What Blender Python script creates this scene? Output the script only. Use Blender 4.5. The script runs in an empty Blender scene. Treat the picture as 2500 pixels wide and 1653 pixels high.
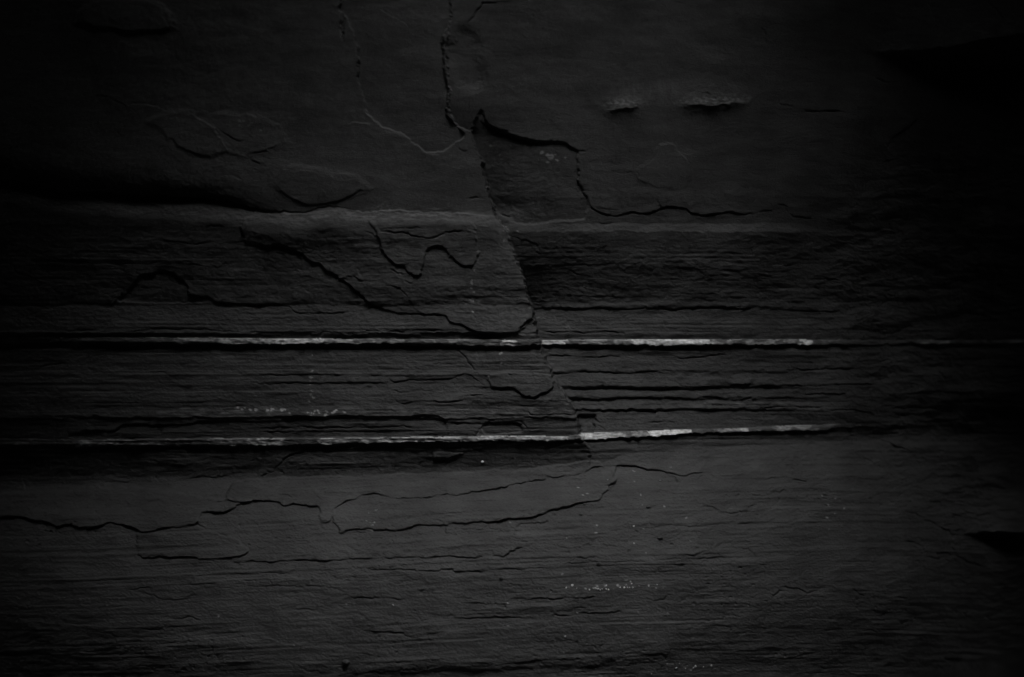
import bpy, math, random
import numpy as np
from mathutils import Vector

# ------------------------------------------------------------------ camera, sky, sun, exposure
S = 0.0004                      # metres of rock per survey unit
CAM_Z = 1.5                     # eye height above the ground
DIST = 3500 * S                 # camera to wall
scene = bpy.context.scene
cam_data = bpy.data.cameras.new('camera')
cam = bpy.data.objects.new('camera', cam_data)
scene.collection.objects.link(cam)
cam.location = (0, -DIST, CAM_Z)
cam.rotation_euler = (math.radians(90), 0, 0)
cam_data.sensor_width = 36.0
cam_data.lens = 36.0 * 3500 / 2500
cam_data.clip_start = 0.05
cam_data.clip_end = 2000
cam_data.dof.use_dof = True
cam_data.dof.focus_distance = DIST - 0.006
cam_data.dof.aperture_fstop = 2.1
scene.camera = cam

SUN_EL, SUN_AZ = math.radians(67), math.radians(2)      # azimuth: towards the right of straight behind the viewer
world = bpy.data.worlds.new('World')
scene.world = world
world.use_nodes = True
nt = world.node_tree
nt.nodes.clear()
sky = nt.nodes.new('ShaderNodeTexSky')
sky.sky_type = 'NISHITA'
sky.sun_disc = False
sky.sun_elevation = SUN_EL
sky.sun_rotation = math.pi - SUN_AZ
sky.air_density = 1.0
sky.dust_density = 4.0
bw = nt.nodes.new('ShaderNodeRGBToBW')                   # grey overcast light
bg = nt.nodes.new('ShaderNodeBackground')
bg.inputs['Strength'].default_value = 0.06
wo = nt.nodes.new('ShaderNodeOutputWorld')
nt.links.new(sky.outputs['Color'], bw.inputs['Color'])
nt.links.new(bw.outputs['Val'], bg.inputs['Color'])
nt.links.new(bg.outputs['Background'], wo.inputs['Surface'])

sun_data = bpy.data.lights.new('sun', 'SUN')
sun_data.energy = 1.5
sun_data.angle = math.radians(48)
sun_data.color = (1.0, 1.0, 1.0)
sun = bpy.data.objects.new('sun', sun_data)
scene.collection.objects.link(sun)
to_sun = Vector((math.sin(SUN_AZ) * math.cos(SUN_EL), -math.cos(SUN_AZ) * math.cos(SUN_EL), math.sin(SUN_EL)))
sun.rotation_euler = to_sun.to_track_quat('Z', 'Y').to_euler()
sun.location = (0, -3, 5)

vs = scene.view_settings
vs.view_transform = 'Standard'
vs.look = 'None'
vs.gamma = 1.0
vs.use_curve_mapping = False
vs.exposure = 2.65
scene.cycles.max_bounces = 4
scene.cycles.use_denoising = True
scene.cycles.denoising_prefilter = 'ACCURATE'

# ------------------------------------------------------------------ materials
def slate_material(name, rock_lo, rock_hi, pale_col, rough=0.72):
    m = bpy.data.materials.new(name)
    m.use_nodes = True
    n, l = m.node_tree.nodes, m.node_tree.links
    b = n['Principled BSDF']
    tc = n.new('ShaderNodeTexCoord')
    mp = n.new('ShaderNodeMapping')
    mp.inputs['Scale'].default_value = (1.0, 1.0, 6.0)
    l.new(tc.outputs['Object'], mp.inputs['Vector'])
    streak = n.new('ShaderNodeTexNoise')
    streak.inputs['Scale'].default_value = 22
    streak.inputs['Detail'].default_value = 8
    streak.inputs['Roughness'].default_value = 0.65
    l.new(mp.outputs['Vector'], streak.inputs['Vector'])
    blot = n.new('ShaderNodeTexNoise')
    blot.inputs['Scale'].default_value = 9
    blot.inputs['Detail'].default_value = 6
    l.new(tc.outputs['Object'], blot.inputs['Vector'])
    grain = n.new('ShaderNodeTexNoise')
    grain.inputs['Scale'].default_value = 520
    grain.inputs['Detail'].default_value = 4
    grain.inputs['Roughness'].default_value = 0.7
    l.new(tc.outputs['Object'], grain.inputs['Vector'])
    def math_node(op, a, bb):
        k = n.new('ShaderNodeMath'); k.operation = op
        for i, v in enumerate((a, bb)):
            if isinstance(v, (int, float)): k.inputs[i].default_value = v
            else: l.new(v, k.inputs[i])
        return k.outputs[0]
    s = math_node('ADD', math_node('MULTIPLY', streak.outputs['Fac'], 0.46), math_node('MULTIPLY', blot.outputs['Fac'], 0.22))
    mpv = n.new('ShaderNodeMapping')
    mpv.inputs['Scale'].default_value = (26, 26, 3.0)
    l.new(tc.outputs['Object'], mpv.inputs['Vector'])
    run = n.new('ShaderNodeTexNoise')                      # faint water runs down the face
    run.inputs['Scale'].default_value = 1.0
    run.inputs['Detail'].default_value = 5
    l.new(mpv.outputs['Vector'], run.inputs['Vector'])
    s = math_node('ADD', s, math_node('MULTIPLY', math_node('SUBTRACT', run.outputs['Fac'], 0.5), 0.28))
    s = math_node('ADD', s, math_node('MULTIPLY', grain.outputs['Fac'], 0.32))
    ramp = n.new('ShaderNodeValToRGB')
    ramp.color_ramp.elements[0].position = 0.34
    ramp.color_ramp.elements[0].color = (rock_lo, rock_lo, rock_lo, 1)
    ramp.color_ramp.elements[1].position = 0.68
    ramp.color_ramp.elements[1].color = (rock_hi, rock_hi, rock_hi, 1)
    l.new(s, ramp.inputs['Fac'])
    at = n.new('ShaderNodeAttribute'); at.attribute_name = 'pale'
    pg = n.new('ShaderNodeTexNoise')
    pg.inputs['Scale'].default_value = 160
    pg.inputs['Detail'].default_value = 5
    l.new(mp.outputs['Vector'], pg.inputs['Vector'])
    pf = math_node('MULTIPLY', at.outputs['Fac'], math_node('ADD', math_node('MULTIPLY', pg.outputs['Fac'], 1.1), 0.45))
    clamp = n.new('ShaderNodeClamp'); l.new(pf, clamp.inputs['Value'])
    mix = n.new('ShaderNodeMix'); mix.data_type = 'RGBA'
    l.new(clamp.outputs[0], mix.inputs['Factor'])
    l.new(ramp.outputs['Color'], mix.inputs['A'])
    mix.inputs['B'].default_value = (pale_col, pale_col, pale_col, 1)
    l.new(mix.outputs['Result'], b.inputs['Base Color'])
    b.inputs['Roughness'].default_value = rough
    b.inputs['Specular IOR Level'].default_value = 0.25
    # fine relief: split grain of the slate
    mp2 = n.new('ShaderNodeMapping')
    mp2.inputs['Scale'].default_value = (1.0, 1.0, 2.6)
    l.new(tc.outputs['Object'], mp2.inputs['Vector'])
    fine = n.new('ShaderNodeTexNoise')
    fine.inputs['Scale'].default_value = 420
    fine.inputs['Detail'].default_value = 6
    fine.inputs['Roughness'].default_value = 0.7
    l.new(mp2.outputs['Vector'], fine.inputs['Vector'])
    bump = n.new('ShaderNodeBump')
    bump.inputs['Strength'].default_value = 0.8
    bump.inputs['Distance'].default_value = 0.0012
    l.new(fine.outputs['Fac'], bump.inputs['Height'])
    l.new(bump.outputs['Normal'], b.inputs['Normal'])
    return m

SLATE = slate_material('dark_slate', 0.024, 0.062, 0.74)
GROUND = slate_material('wet_gravel', 0.05, 0.11, 0.3, 0.85)

# ------------------------------------------------------------------ noise
_rng = np.random.RandomState(7)
_ang = _rng.rand(65536) * 2 * np.pi
_gx, _gy = np.cos(_ang).astype(np.float32), np.sin(_ang).astype(np.float32)
F = np.float32

def perlin(x, y, seed=0):
    x = np.asarray(x, F) + F(seed * 17.31); y = np.asarray(y, F) + F(seed * 9.73)
    xfl = np.floor(x); yfl = np.floor(y)
    xf = x - xfl; yf = y - yfl
    xi = xfl.astype(np.int32) & 255; yi = (yfl.astype(np.int32) & 255) << 8
    xj = (xi + 1) & 255; yj = (yi + 256) & 65535
    u = xf * xf * xf * (xf * (xf * 6 - 15) + 10)
    v = yf * yf * yf * (yf * (yf * 6 - 15) + 10)
    xg = xf - 1; yg = yf - 1
    i = yi + xi; a = _gx[i] * xf + _gy[i] * yf
    i = yi + xj; b = _gx[i] * xg + _gy[i] * yf
    a += u * (b - a)
    i = yj + xi; c = _gx[i] * xf + _gy[i] * yg
    i = yj + xj; b = _gx[i] * xg + _gy[i] * yg
    c += u * (b - c)
    return (a + v * (c - a)) * F(1.5)

def fbm(x, y, octaves, seed=0, gain=0.5):
    t = 0; a = 1.0
    for o in range(octaves):
        t = t + a * perlin(x * (2.03 ** o), y * (2.03 ** o), seed + o * 3)
        a *= gain
    return t

def hash1(k, seed):
    t = np.sin(k * 127.1 + seed * 311.7) * 43758.5453
    return (t - np.floor(t)).astype(F)

def sstep(a, b, x):
    t = np.clip((x - a) / (b - a), 0, 1)
    return t * t * (3 - 2 * t)

# ------------------------------------------------------------------ grid over the rock face
def axis(lo, hi, a, b, step, grow, most):
    core = np.arange(a, b + step, step)
    def run(limit):
        out, p, s = [], 0.0, step
        while p < limit:
            s = min(s * grow, most); p += s; out.append(p)
        return np.array(out)
    left = a - run(a - lo)[::-1]
    right = core[-1] + run(hi - core[-1])
    return np.concatenate([left, core, right])

STEP_U, STEP_V = 2.5, 1.65
ua = axis(-2600, 5100, -50, 2550, STEP_U, 1.22, 90)
va = axis(-3600, 4650, -40, 1700, STEP_V, 1.22, 90)
NX, NV = len(ua), len(va)
u0, v0 = np.meshgrid(ua.astype(F), va.astype(F))

def pos(a): return np.maximum(a, 0)
def bowl(u, v):
    """large shape of the alcove: leans out above, apron below, falls back on both sides (in survey units, towards the viewer)"""
    b = 270 * (pos(1150 - v) / 1150) ** 1.5
    foot = np.interp(u, [0, 600, 1000, 1420, 1700, 2500], [1190, 1169, 1160, 1136, 1098, 1060])
    lowv = pos(v - foot + 15)
    lowv = np.where(lowv < 44, lowv * lowv / 88, lowv - 22).astype(F)
    b = b + 0.70 * np.minimum(lowv, 450) - 0.00098 * np.minimum(lowv, 450) ** 2 - 0.182 * np.clip(lowv - 450, 0, 700)
    b = b - (105 + 220 * sstep(400, 1900, v)) * (np.minimum(pos(1000 - u), 1600) / 1000) ** 1.7
    b = b - (400 + 110 * sstep(950, 1250, v)) * (np.minimum(pos(u - 1560), 1500) / 940) ** 1.4
    return b
B = np.minimum(bowl(u0, v0), 1500)
k = 3500 / (3500 - np.minimum(B, 900))
U = 1250 + (u0 - 1250) * k          # the place on the survey sheet that each grid point belongs to
V = 826.5 + (v0 - 826.5) * k

# ragged edges: the outlines wander a little
Uw = U + 5 * perlin(U / 46, V / 30, 1) + 3.4 * perlin(U / 16, V / 11, 2) + 2.0 * perlin(U / 7, V / 6, 3)
Vw = V + 3.2 * perlin(U / 60, V / 40, 4) + 2.4 * perlin(U / 17, V / 12, 5) + 1.5 * perlin(U / 7, V / 6, 6)

SHEETS = {'A1': (0, 0, 2.8), 'A2': (600, 0, 2.8), 'A3': (1200, 0, 2.8), 'A4': (1850, 0, 2.8),
          'B1': (0, 500, 2.6138), 'B2': (600, 500, 2.6138), 'B3': (1200, 500, 2.6138), 'B4': (1850, 500, 2.6138),
          'C1': (0, 1050, 2.6), 'C2': (600, 1050, 2.6), 'C3': (1200, 1050, 2.6), 'C4': (1850, 1050, 2.6)}
def pts(sheet, text):
    ox, oy, s = SHEETS[sheet]
    return [(ox + float(a.split(',')[0]) / s, oy + float(a.split(',')[1]) / s) for a in text.split()]

def flow(p, closed=False, sub=3):
    """rounds a drawn outline (Catmull-Rom through its points)"""
    n = len(p)
    if n < 5: return p
    out = []
    for i in range(n if closed else n - 1):
        p0 = p[(i - 1) % n] if closed or i else p[0]
        p1, p2 = p[i], p[(i + 1) % n]
        p3 = p[(i + 2) % n] if closed or i + 2 < n else p[-1]
        if math.dist(p1, p2) < 14:
            out.append(p1); continue
        for s in range(sub):
            t = s / sub
            out.append(tuple(0.5 * (2 * p1[k] + (p2[k] - p0[k]) * t * 0.8 + (2 * p0[k] - 5 * p1[k] + 4 * p2[k] - p3[k]) * t * t * 0.8 + (3 * p1[k] - p0[k] - 3 * p2[k] + p3[k]) * t ** 3 * 0.8)
                             + 0.2 * (p2[k] - p1[k]) * t for k in (0, 1)))
    if not closed: out.append(p[-1])
    return out

def window(x0, x1, y0, y1):
    i0 = max(np.searchsorted(ua_s, x0) - 1, 0); i1 = min(np.searchsorted(ua_s, x1) + 1, NX)
    j0 = max(np.searchsorted(va_s, y0) - 1, 0); j1 = min(np.searchsorted(va_s, y1) + 1, NV)
    return slice(j0, j1), slice(i0, i1)
ua_s, va_s = ua, va

def box_of(p, m):
    xs = [a for a, _ in p]; ys = [b for _, b in p]
    # survey -> wall coordinates differ by up to ~10 % at the rim, so widen the window
    ex = m + 0.09 * max(abs(min(xs) - 1250), abs(max(xs) - 1250)); ey = m + 0.09 * max(abs(min(ys) - 826), abs(max(ys) - 826))
    return window(min(xs) - ex, max(xs) + ex, min(ys) - ey, max(ys) + ey)

def line_dist(p, x, y):
    """distance to a polyline, signed (+ on the left-hand side in image axes), and place along it 0..1"""
    best = np.full(x.shape, 1e9, F); sgn = np.ones(x.shape, F); par = np.zeros(x.shape, F)
    seg = [math.dist(p[i], p[i + 1]) for i in range(len(p) - 1)]
    tot = sum(seg) or 1; run = 0
    for i in range(len(p) - 1):
        ax, ay = p[i]; dx, dy = p[i + 1][0] - ax, p[i + 1][1] - ay
        L2 = dx * dx + dy * dy
        if L2 == 0: continue
        t = np.clip(((x - ax) * dx + (y - ay) * dy) / L2, 0, 1)
        ex, ey = x - ax - t * dx, y - ay - t * dy
        d = ex * ex + ey * ey
        m = d < best
        best = np.where(m, d, best)
        sgn = np.where(m, np.sign(dx * ey - dy * ex), sgn)
        par = np.where(m, (run + t * seg[i]) / tot, par)
        run += seg[i]
    return np.sqrt(best), sgn, par, tot

def inside(p, x, y):
    r = np.zeros(x.shape, bool)
    n = len(p)
    for i in range(n):
        ax, ay = p[i]; bx, by = p[(i + 1) % n]
        if ay == by: continue
        c = (ay > y) != (by > y)
        r ^= c & (x < (bx - ax) * (y - ay) / (by - ay) + ax)
    return r

# ------------------------------------------------------------------ main lines of the rock
FAULT = pts('A2', '1400,0 1410,80 1385,170 1375,300 1378,480 1390,600 1385,740 1440,850 1530,905 1560,960 1600,1060 1630,1200 1655,1290 1690,1400') \
      + pts('B3', '22,75 60,120 100,170 130,270 170,370 200,430 215,490 240,580 260,650 275,700 285,780 300,850 325,920 345,1000 375,1050 390,1100 420,1150 455,1190 485,1240 520,1290 545,1340 555,1400 570,1460')
FAULT = [(FAULT[0][0], -4000)] + FAULT + [(1424, 1075), (1440, 1100), (1440, 6000)]
fv = np.array([b for _, b in FAULT]); fu = np.array([a for a, _ in FAULT])
fault_u = np.interp(Vw.ravel(), fv, fu).reshape(V.shape).astype(F)
left_of_fault = Uw < fault_u

def curve(text, xs_are_survey=True):
    q = [tuple(map(float, a.split(','))) for a in text.split()]
    return np.interp(Uw.ravel(), [a for a, _ in q], [b for _, b in q]).reshape(U.shape).astype(F)

seam1_top = curve('-400,824 0,824 200,824 500,825 700,827 1000,828 1180,829 1300,830 1600,829 1900,829 2150,831 2500,831 2900,830')
seam1_bot = curve('-400,838 0,837 200,838 400,838 600,840 700,840 900,839 1080,842 1200,846 1260,846 1300,842 1450,842 1600,844 1740,843 1990,842 2150,842 2500,840 2900,840')
seam2_top = curve('-400,1070 0,1070 190,1075 500,1070 650,1070 800,1069 1000,1066 1200,1064 1385,1065 1418,1059 1500,1056 1600,1053 1690,1050 1750,1050 1830,1047 1920,1041 2000,1039 2060,1037 2500,1030 2900,1028')
seam2_bot = curve('-400,1089 0,1090 190,1090 500,1088 650,1088 800,1085 1000,1079 1200,1077 1385,1076 1418,1075 1500,1071 1600,1067 1690,1061 1750,1059 1830,1056 1920,1055 2000,1051 2060,1046 2500,1036 2900,1034')
crease = curve('-400,1200 0,1190 300,1182 600,1169 830,1166 1000,1160 1150,1154 1300,1146 1420,1136 1480,1128 1560,1106 1700,1098 1830,1094 1950,1085 2100,1075 2500,1060')
lip_left = curve('-900,420 -200,428 40,438 110,455 180,467 260,466 330,475 440,477 550,487 600,500 640,512 690,516 740,520 800,502 870,512 960,520 1100,518 1180,520')
corner_u = np.interp(Vw.ravel(), [-900, 0, 250, 285, 340, 430, 530, 600, 820, 900, 960, 1000, 1060, 1120, 1250, 1390, 1653, 3000],
                     [2290, 2270, 2250, 2240, 2180, 2100, 2020, 2000, 2010, 2060, 2130, 2090, 2070, 2100, 2240, 2380, 2480, 2700]).reshape(U.shape).astype(F)

# ------------------------------------------------------------------ relief (towards the viewer, survey units)
H = np.zeros(U.shape, F)
def prof(v, text):
    q = [tuple(map(float, a.split(','))) for a in text.split()]
    return np.interp(v.ravel(), [a for a, _ in q], [b for _, b in q]).reshape(v.shape).astype(F)

vn = Vw + 2.5 * perlin(U / 240, V / 200, 20)
# left of the fault
PL = prof(vn, '-500,0 545,4 640,-8 738,-18 746,-20 800,-3 812,0 820,-6 850,-12 900,-6 1000,8 1018,12 1021,8 1060,5 1100,-5 1170,-14 1700,-14')
# right of the fault
PR = prof(vn, '-500,0 260,0 480,-6 545,-16 565,-10 640,-26 735,-48 745,-47 752,-50 800,-42 812,-40 820,-40 880,-40 905,-37 913,-41 945,-35 951,-41 970,-37 976,-42 1000,-34 1003,-40 1040,-33 1100,-14 1170,-14 1700,-14')
PF = prof(vn, '-500,0 260,0 480,-6 545,-16 640,-26 735,-40 900,-34 1000,-26 1100,-14 1700,-14')
farw = sstep(1860, 2090, Uw + 40 * perlin(U / 60, V / 25, 21))
PR = PR * (1 - farw) + PF * farw
dfault = Uw - fault_u
w_right = sstep(-2.5, 5, dfault)
H += PL * (1 - w_right) + PR * w_right
H -= 10 * w_right * np.exp(-pos(dfault) / 200) * sstep(240, 330, V) * (1 - sstep(480, 560, V))
# the edge of the left block is bevelled towards the fault between the seams
H += np.where(dfault < 0, -6 * np.exp(dfault / 30) * sstep(500, 560, V) * (1 - sstep(1030, 1070, V)), 0)

H -= np.where(dfault > 0, prof(V, '-900,0 470,4 560,14 740,46 830,42 960,14 1040,0 1700,0') * np.exp(-pos(dfault) / 190), 0)

# the left block swells out beside the fracture
H += prof(Vw, '-500,0 520,0 700,32 800,20 900,12 1060,0 1700,0') * sstep(560, 1100, U) * (1 - w_right)

# big lip of the upper left mass
amt = 46 * (1 - sstep(330, 800, Uw)) + 7 * (1 - sstep(700, 1150, Uw))
dl = lip_left - Vw                             # + above the lip
round_edge = 1 - np.exp(-pos(dl) / 26)
H += np.where(dl > 0, amt * (0.35 + 0.65 * round_edge), 0) * (1 - w_right)
# shelf below it swings out again and catches light
H += (1 - w_right) * 20 * (1 - sstep(800, 1150, Uw)) * sstep(0, 62, -dl) * np.exp(-pos(-dl - 62) / 150)
H += (1 - w_right) * sstep(560, 700, Uw) * 10 * sstep(-6, 34, -dl) * np.exp(-pos(-dl - 34) / 60)

# quartz seams: each a small shelf, tilted up, sharply undercut below
def seam(top, bot, out_l, out_r, under, w):
    global H
    vt = np.where(Vw < 0.5 * (top + bot), V + 0.3 * (Vw - V), V + 0.8 * (Vw - V))      # clean upper edge, ragged lower edge
    bot = bot + 1.8 * fbm(U / 22, U * 0 + w.mean(), 3, 24)
    t = (vt - top) / np.maximum(bot - top, 4)
    out = out_l * (1 - w_right) + out_r * w_right
    shelf = np.where((t >= 0) & (t <= 1), 4 + (out - 4) * (np.clip(t, 0, 1) ** 0.8), 0)
    H = H + shelf * w
    below = Vw - bot
    H = H - np.where(below > 0, under * np.exp(-below / 26), 0) * w
    return t
fade1 = 0.35 + 0.65 * sstep(60, 330, Uw) * (1 - 0.75 * sstep(1990, 2060, Uw))
t1 = seam(seam1_top, seam1_bot, 7, 8, 1, fade1)
fade2 = (0.5 + 0.5 * sstep(150, 260, Uw)) * (1 - 0.85 * sstep(1980, 2080, Uw))
t2 = seam(seam2_top, seam2_bot, 6, 8, 1, fade2)
# band under the lower seam, then the crease where the apron turns up to the light
dc = Vw - crease
band = np.clip((Vw - seam2_bot) / np.maximum(crease - seam2_bot, 10), 0, 1)
H -= 9 * band * np.exp(-pos(dc) / 60)
H += np.where(dc > 0, 0.15 * np.minimum(dc, 90), 0)

# overhanging block top right, and the black hollow under it
over = curve('1700,120 2000,120 2150,138 2250,140 2330,135 2400,122 2500,112 2900,95')
do = over - Vw
H += 120 * sstep(2080, 2520, Uw) * sstep(-6, 14, do) * (1 - 0.32 * np.clip(do / 150, 0, 1))
H -= 45 * sstep(2100, 2420, Uw) * sstep(-10, 40, -do) * np.exp(-pos(-do) / 190)
# slit low on the right
slit = curve('1900,1308 2360,1308 2400,1302 2500,1300 2900,1296')
ds = slit - Vw
H += 60 * sstep(2340, 2460, Uw) * sstep(0, 8, ds) * np.exp(-pos(ds) / 90)
# lower soft roll at the foot of the picture
roll = curve('-400,1660 700,1645 850,1644 1000,1634 1150,1627 1290,1620 1500,1610 1650,1592 1850,1575 2500,1540')
dr = roll - Vw
H += 5 * sstep(750, 1000, Uw) * (1 - sstep(1550, 1800, Uw)) * sstep(-22, 14, dr) * np.exp(-pos(dr) / 70)
# swelling ledges on the upper right wall
for (cx, cy, rx, amp) in ((1522, 264, 42, 12), (1742, 258, 80, 13)):
    bend = cy - 4 * ((Uw - cx) / rx) + 3 * perlin(U / 30, V / 500, 31)
    g = np.exp(-((Uw - cx) / rx) ** 4)
    H += amp * g * np.where(Vw < bend, np.exp(-pos(bend - Vw) / 26), np.exp(-pos(Vw - bend) / 22))
    H -= amp * 0.15 * g * np.where(Vw > bend, np.exp(-pos(Vw - bend) / 30), 0)

# ------------------------------------------------------------------ plates: outlines that stand proud (+) or are sunk (-)
PLATES = []     # (name, label, part key, outline, thickness, edge)
def plate(name, label, key, outline, thick, edge=3.0):
    PLATES.append((name, label, key, outline, thick, edge))

plate('slab', 'smooth recessed panel between two steep cracks', 'overhang',
      [(832, -1500)] + pts('A2', '650,0 680,110 725,190 755,290 770,370 765,470 775,570 800,680 840,780 880,830 940,870 1000,885 1070,905 1110,935 1160,985 1230,1030 1330,1035 1390,1005 1430,965 1490,930 1440,850 1385,800 1365,750 1380,650 1375,580 1350,480 1350,330 1345,235 1390,170 1410,80 1400,0') + [(1100, -1500)], -8, 3)
plate('flake', 'lens shaped flake with bright upper rim', 'overhang',
      pts('A2', '215,1275 250,1220 300,1150 360,1138 470,1158 560,1178 700,1188 750,1215 820,1260 845,1300 760,1325 580,1392 500,1407 420,1402 330,1372'), 3, 10)
plate('flake', 'oval flake split by a dark arc', 'overhang',
      pts('A1', '1050,860 1140,900 1180,965 1230,975 1260,1020 1340,1065 1440,1085 1560,1070 1595,1060 1550,970 1490,910 1430,850 1340,790 1200,790'), 3, 9)
plate('flake', None, 'overhang',
      pts('A1', '1430,850 1490,910 1550,970 1595,1060 1660,1085 1720,1085 1760,1048 1860,1030 1960,985 1900,880 1830,815 1700,795 1500,790'), 2, 9)
plate('slab', 'rounded slab with dark undercut lower edge', 'overhang',
      pts('A1', '575,205 670,207 720,230 830,235 890,255 980,258 1060,250 1130,245 1190,240 1225,222 1215,140 1160,95 1060,40 900,20 700,60 600,120'), 6, 10)
plate('hollow', 'dark pitted hollow beside the steep fracture', 'upper_wall',
      pts('A2', '1480,200 1560,250 1575,380 1610,480 1622,560 1560,600 1480,580 1440,500 1400,380 1440,250'), -7, 22)
R_CRACK = pts('A2', '1600,760 1640,810 1700,870 1780,900') + pts('A3', '50,890 130,920 230,940 340,970 420,962 500,975 540,1010 590,1035 585,1110 590,1190 610,1280 650,1350 690,1420 770,1465 850,1475 950,1450 1080,1450 1180,1420 1270,1415 1320,1425 1380,1460 1460,1468 1560,1455 1640,1445 1700,1460 1820,1450')
plate('slab', 'pitted sunken panel between the fracture and a stepped crack', 'upper_wall',
      R_CRACK[:16] + pts('A3', '650,1480 500,1500 230,1525 130,1485 20,1435 -30,1400') + pts('A2', '1630,1200 1600,1060 1560,960 1540,880'), -5, 5)
plate('flake', 'round flake outlined by a thin crack', 'upper_wall',
      pts('A3', '1145,990 1200,980 1260,1000 1300,1050 1340,1090 1360,1160 1365,1200 1330,1270 1290,1290 1170,1280 1090,1260 1020,1230 1000,1190 1030,1150 1080,1110 1110,1060'), 2, 7)
plate('flake', 'lobed flake hanging like two tongues', 'bank_left',
      pts('B2', '830,160 880,175 960,190 1030,185 1080,205 1180,218 1240,205 1290,185 1350,176 1462,174 1475,240 1480,340 1460,385 1380,385 1340,365 1300,320 1260,275 1210,265 1165,290 1150,340 1130,400 1110,455 1060,445 1030,430 1000,395 960,385 920,350 875,305 860,250'), 5, 2.5)
plate('flake', 'thin upper leaf above the two tongues', 'bank_left',
      pts('B2', '800,100 900,90 1050,95 1250,100 1440,110 1462,170 1350,172 1290,180 1240,200 1180,215 1080,200 1030,180 960,185 880,170 820,150'), 4, 3)
plate('slab', 'long wedge of slate between two diagonal breaks', 'bank_left',
      pts('B2', '600,470 700,465 750,485 830,475 890,500 950,520 1010,550 1050,600 1075,650 1110,680 1160,695 970,692 890,665 830,645 770,610 720,560 660,515'), 4, 2.5)
plate('slab', 'large slab ending in a long diagonal break', 'bank_left',
      pts('B2', '0,240 120,262 230,265 340,295 400,350 470,385 540,430 600,468 700,463 750,483 830,473 890,498 950,518 1010,548 1050,598 1075,648 1110,678 1160,693 1250,700 1290,720 1310,750 1360,755 1410,775 1460,810 1540,825 1640,820 1760,800 1900,640 1840,480 1760,330 1700,230 1640,100 1400,60 900,40 500,60 200,60 0,90') , 5, 3)
plate('slab', 'sunken panel under an arched break', 'bank_left',
      pts('B1', '750,605 800,560 840,515 895,445 970,440 1030,422 1090,435 1150,480 1200,530 1205,580 1290,585 1340,620 1000,624'), -5, 3)
plate('flake', 'chip broken at the fracture edge', 'bank_left',
      pts('B3', '180,825 185,780 240,740 275,730 285,780 295,830'), -6, 3)
plate('slab', 'step shaped slab above the lower pale seam', 'between_left',
      pts('B1', '470,1492 550,1447 740,1445 800,1400 1000,1402 1210,1400 1290,1380 1400,1375 1540,1380 1699,1390') + pts('B2', '100,1385 320,1380 320,1357 540,1352 760,1347 1000,1352 1230,1347 1260,1362 1290,1400 1290,1440 1270,1470 900,1474 400,1480 100,1486') + pts('B1', '1200,1486'), -3, 2.5)
plate('flake', 'broken plate with a notched lower edge', 'between_left',
      pts('B3', '0,1165 140,1165 180,1190 210,1215 270,1222 340,1200 380,1185 385,1085 200,1078 0,1083') , 5, 2.5)
plate('flake', 'small shelf with square end', 'between_left',
      pts('B3', '-40,1390 160,1390 185,1400 187,1452 60,1460 -40,1460'), -5, 2.5)
plate('flake', 'dark corner chip above the lower pale seam', 'between_right',
      pts('B3', '556,1352 600,1345 655,1350 668,1390 670,1425 640,1455 600,1440 570,1455 556,1400'), -12, 3)
plate('flake', 'small bright edged flake under the lower pale seam', 'apron',
      pts('C2', '1190,148 1330,148 1380,148 1330,172 1285,196 1240,186 1190,182'), 5, 2.5)
plate('slab', 'notched slab above the long wavy crack', 'apron',
      pts('C2', '-60,458 150,452 210,455 250,480 300,468 380,472 410,485 470,488 475,550 485,580 540,570 550,535 560,505 590,475 640,455 700,435 740,420 790,410 880,420 1000,430 1080,425 1150,425 1250,405 1360,408 1430,400 1560,380 1690,355') + pts('C3', '100,360 200,335 320,325 350,298 400,300 450,292 530,290 600,270 660,240 705,228 640,200 400,235 150,265') + pts('C2', '1500,265 1100,285 600,300 200,310 -60,330 -125,420'), 6, 2.5)
plate('slab', 'tapering slab between two rising cracks', 'apron',
      pts('C2', '600,655 640,635 760,625 840,628 930,632 1000,630 1060,612 1110,602 1220,602 1400,587 1500,580 1600,577 1690,562') + pts('C3', '60,575 120,560 200,560 260,550 330,530 420,500 520,470 600,455 690,435 720,400 745,350 790,325 770,270 720,252 705,232 660,244 600,274 530,294 450,296 350,302 320,329 200,339 100,364') + pts('C2', '1690,359 1560,384 1430,404 1250,409 1080,429 880,424 790,414 740,424 640,459 590,479 560,509 550,540'), 5, 2.5)
plate('slab', 'sunken patch under a hooked crack', 'apron',
      pts('C3', '790,262 790,230 830,225 900,228 960,238 1010,258 1090,268 1160,285 1178,345 1000,355 850,375 760,400 745,380 800,320'), -5, 3)
plate('slab', 'low slab with straight lower edge and curled end', 'apron',
      pts('C1', '860,710 890,790 900,812 1100,805 1250,803 1270,812 1400,812 1510,800 1560,785 1585,770 1560,740 1490,688 1400,667 1300,632 1240,602 1130,612 1040,622 970,642 900,642'), 4, 2.5)
plate('slab', 'thick slab over a dark uneven crack', 'apron',
      pts('C1', '-60,550 100,545 160,550 220,575 300,580 370,605 450,600 500,618 600,612 650,600 700,580 780,600 840,610 900,640 970,640 1040,620 1130,610 1240,598 1275,525 1410,520 1480,495 1540,465 1600,455 1500,445 1260,435 1000,380 600,370 200,400 -60,420'), 7, 4)

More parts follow.
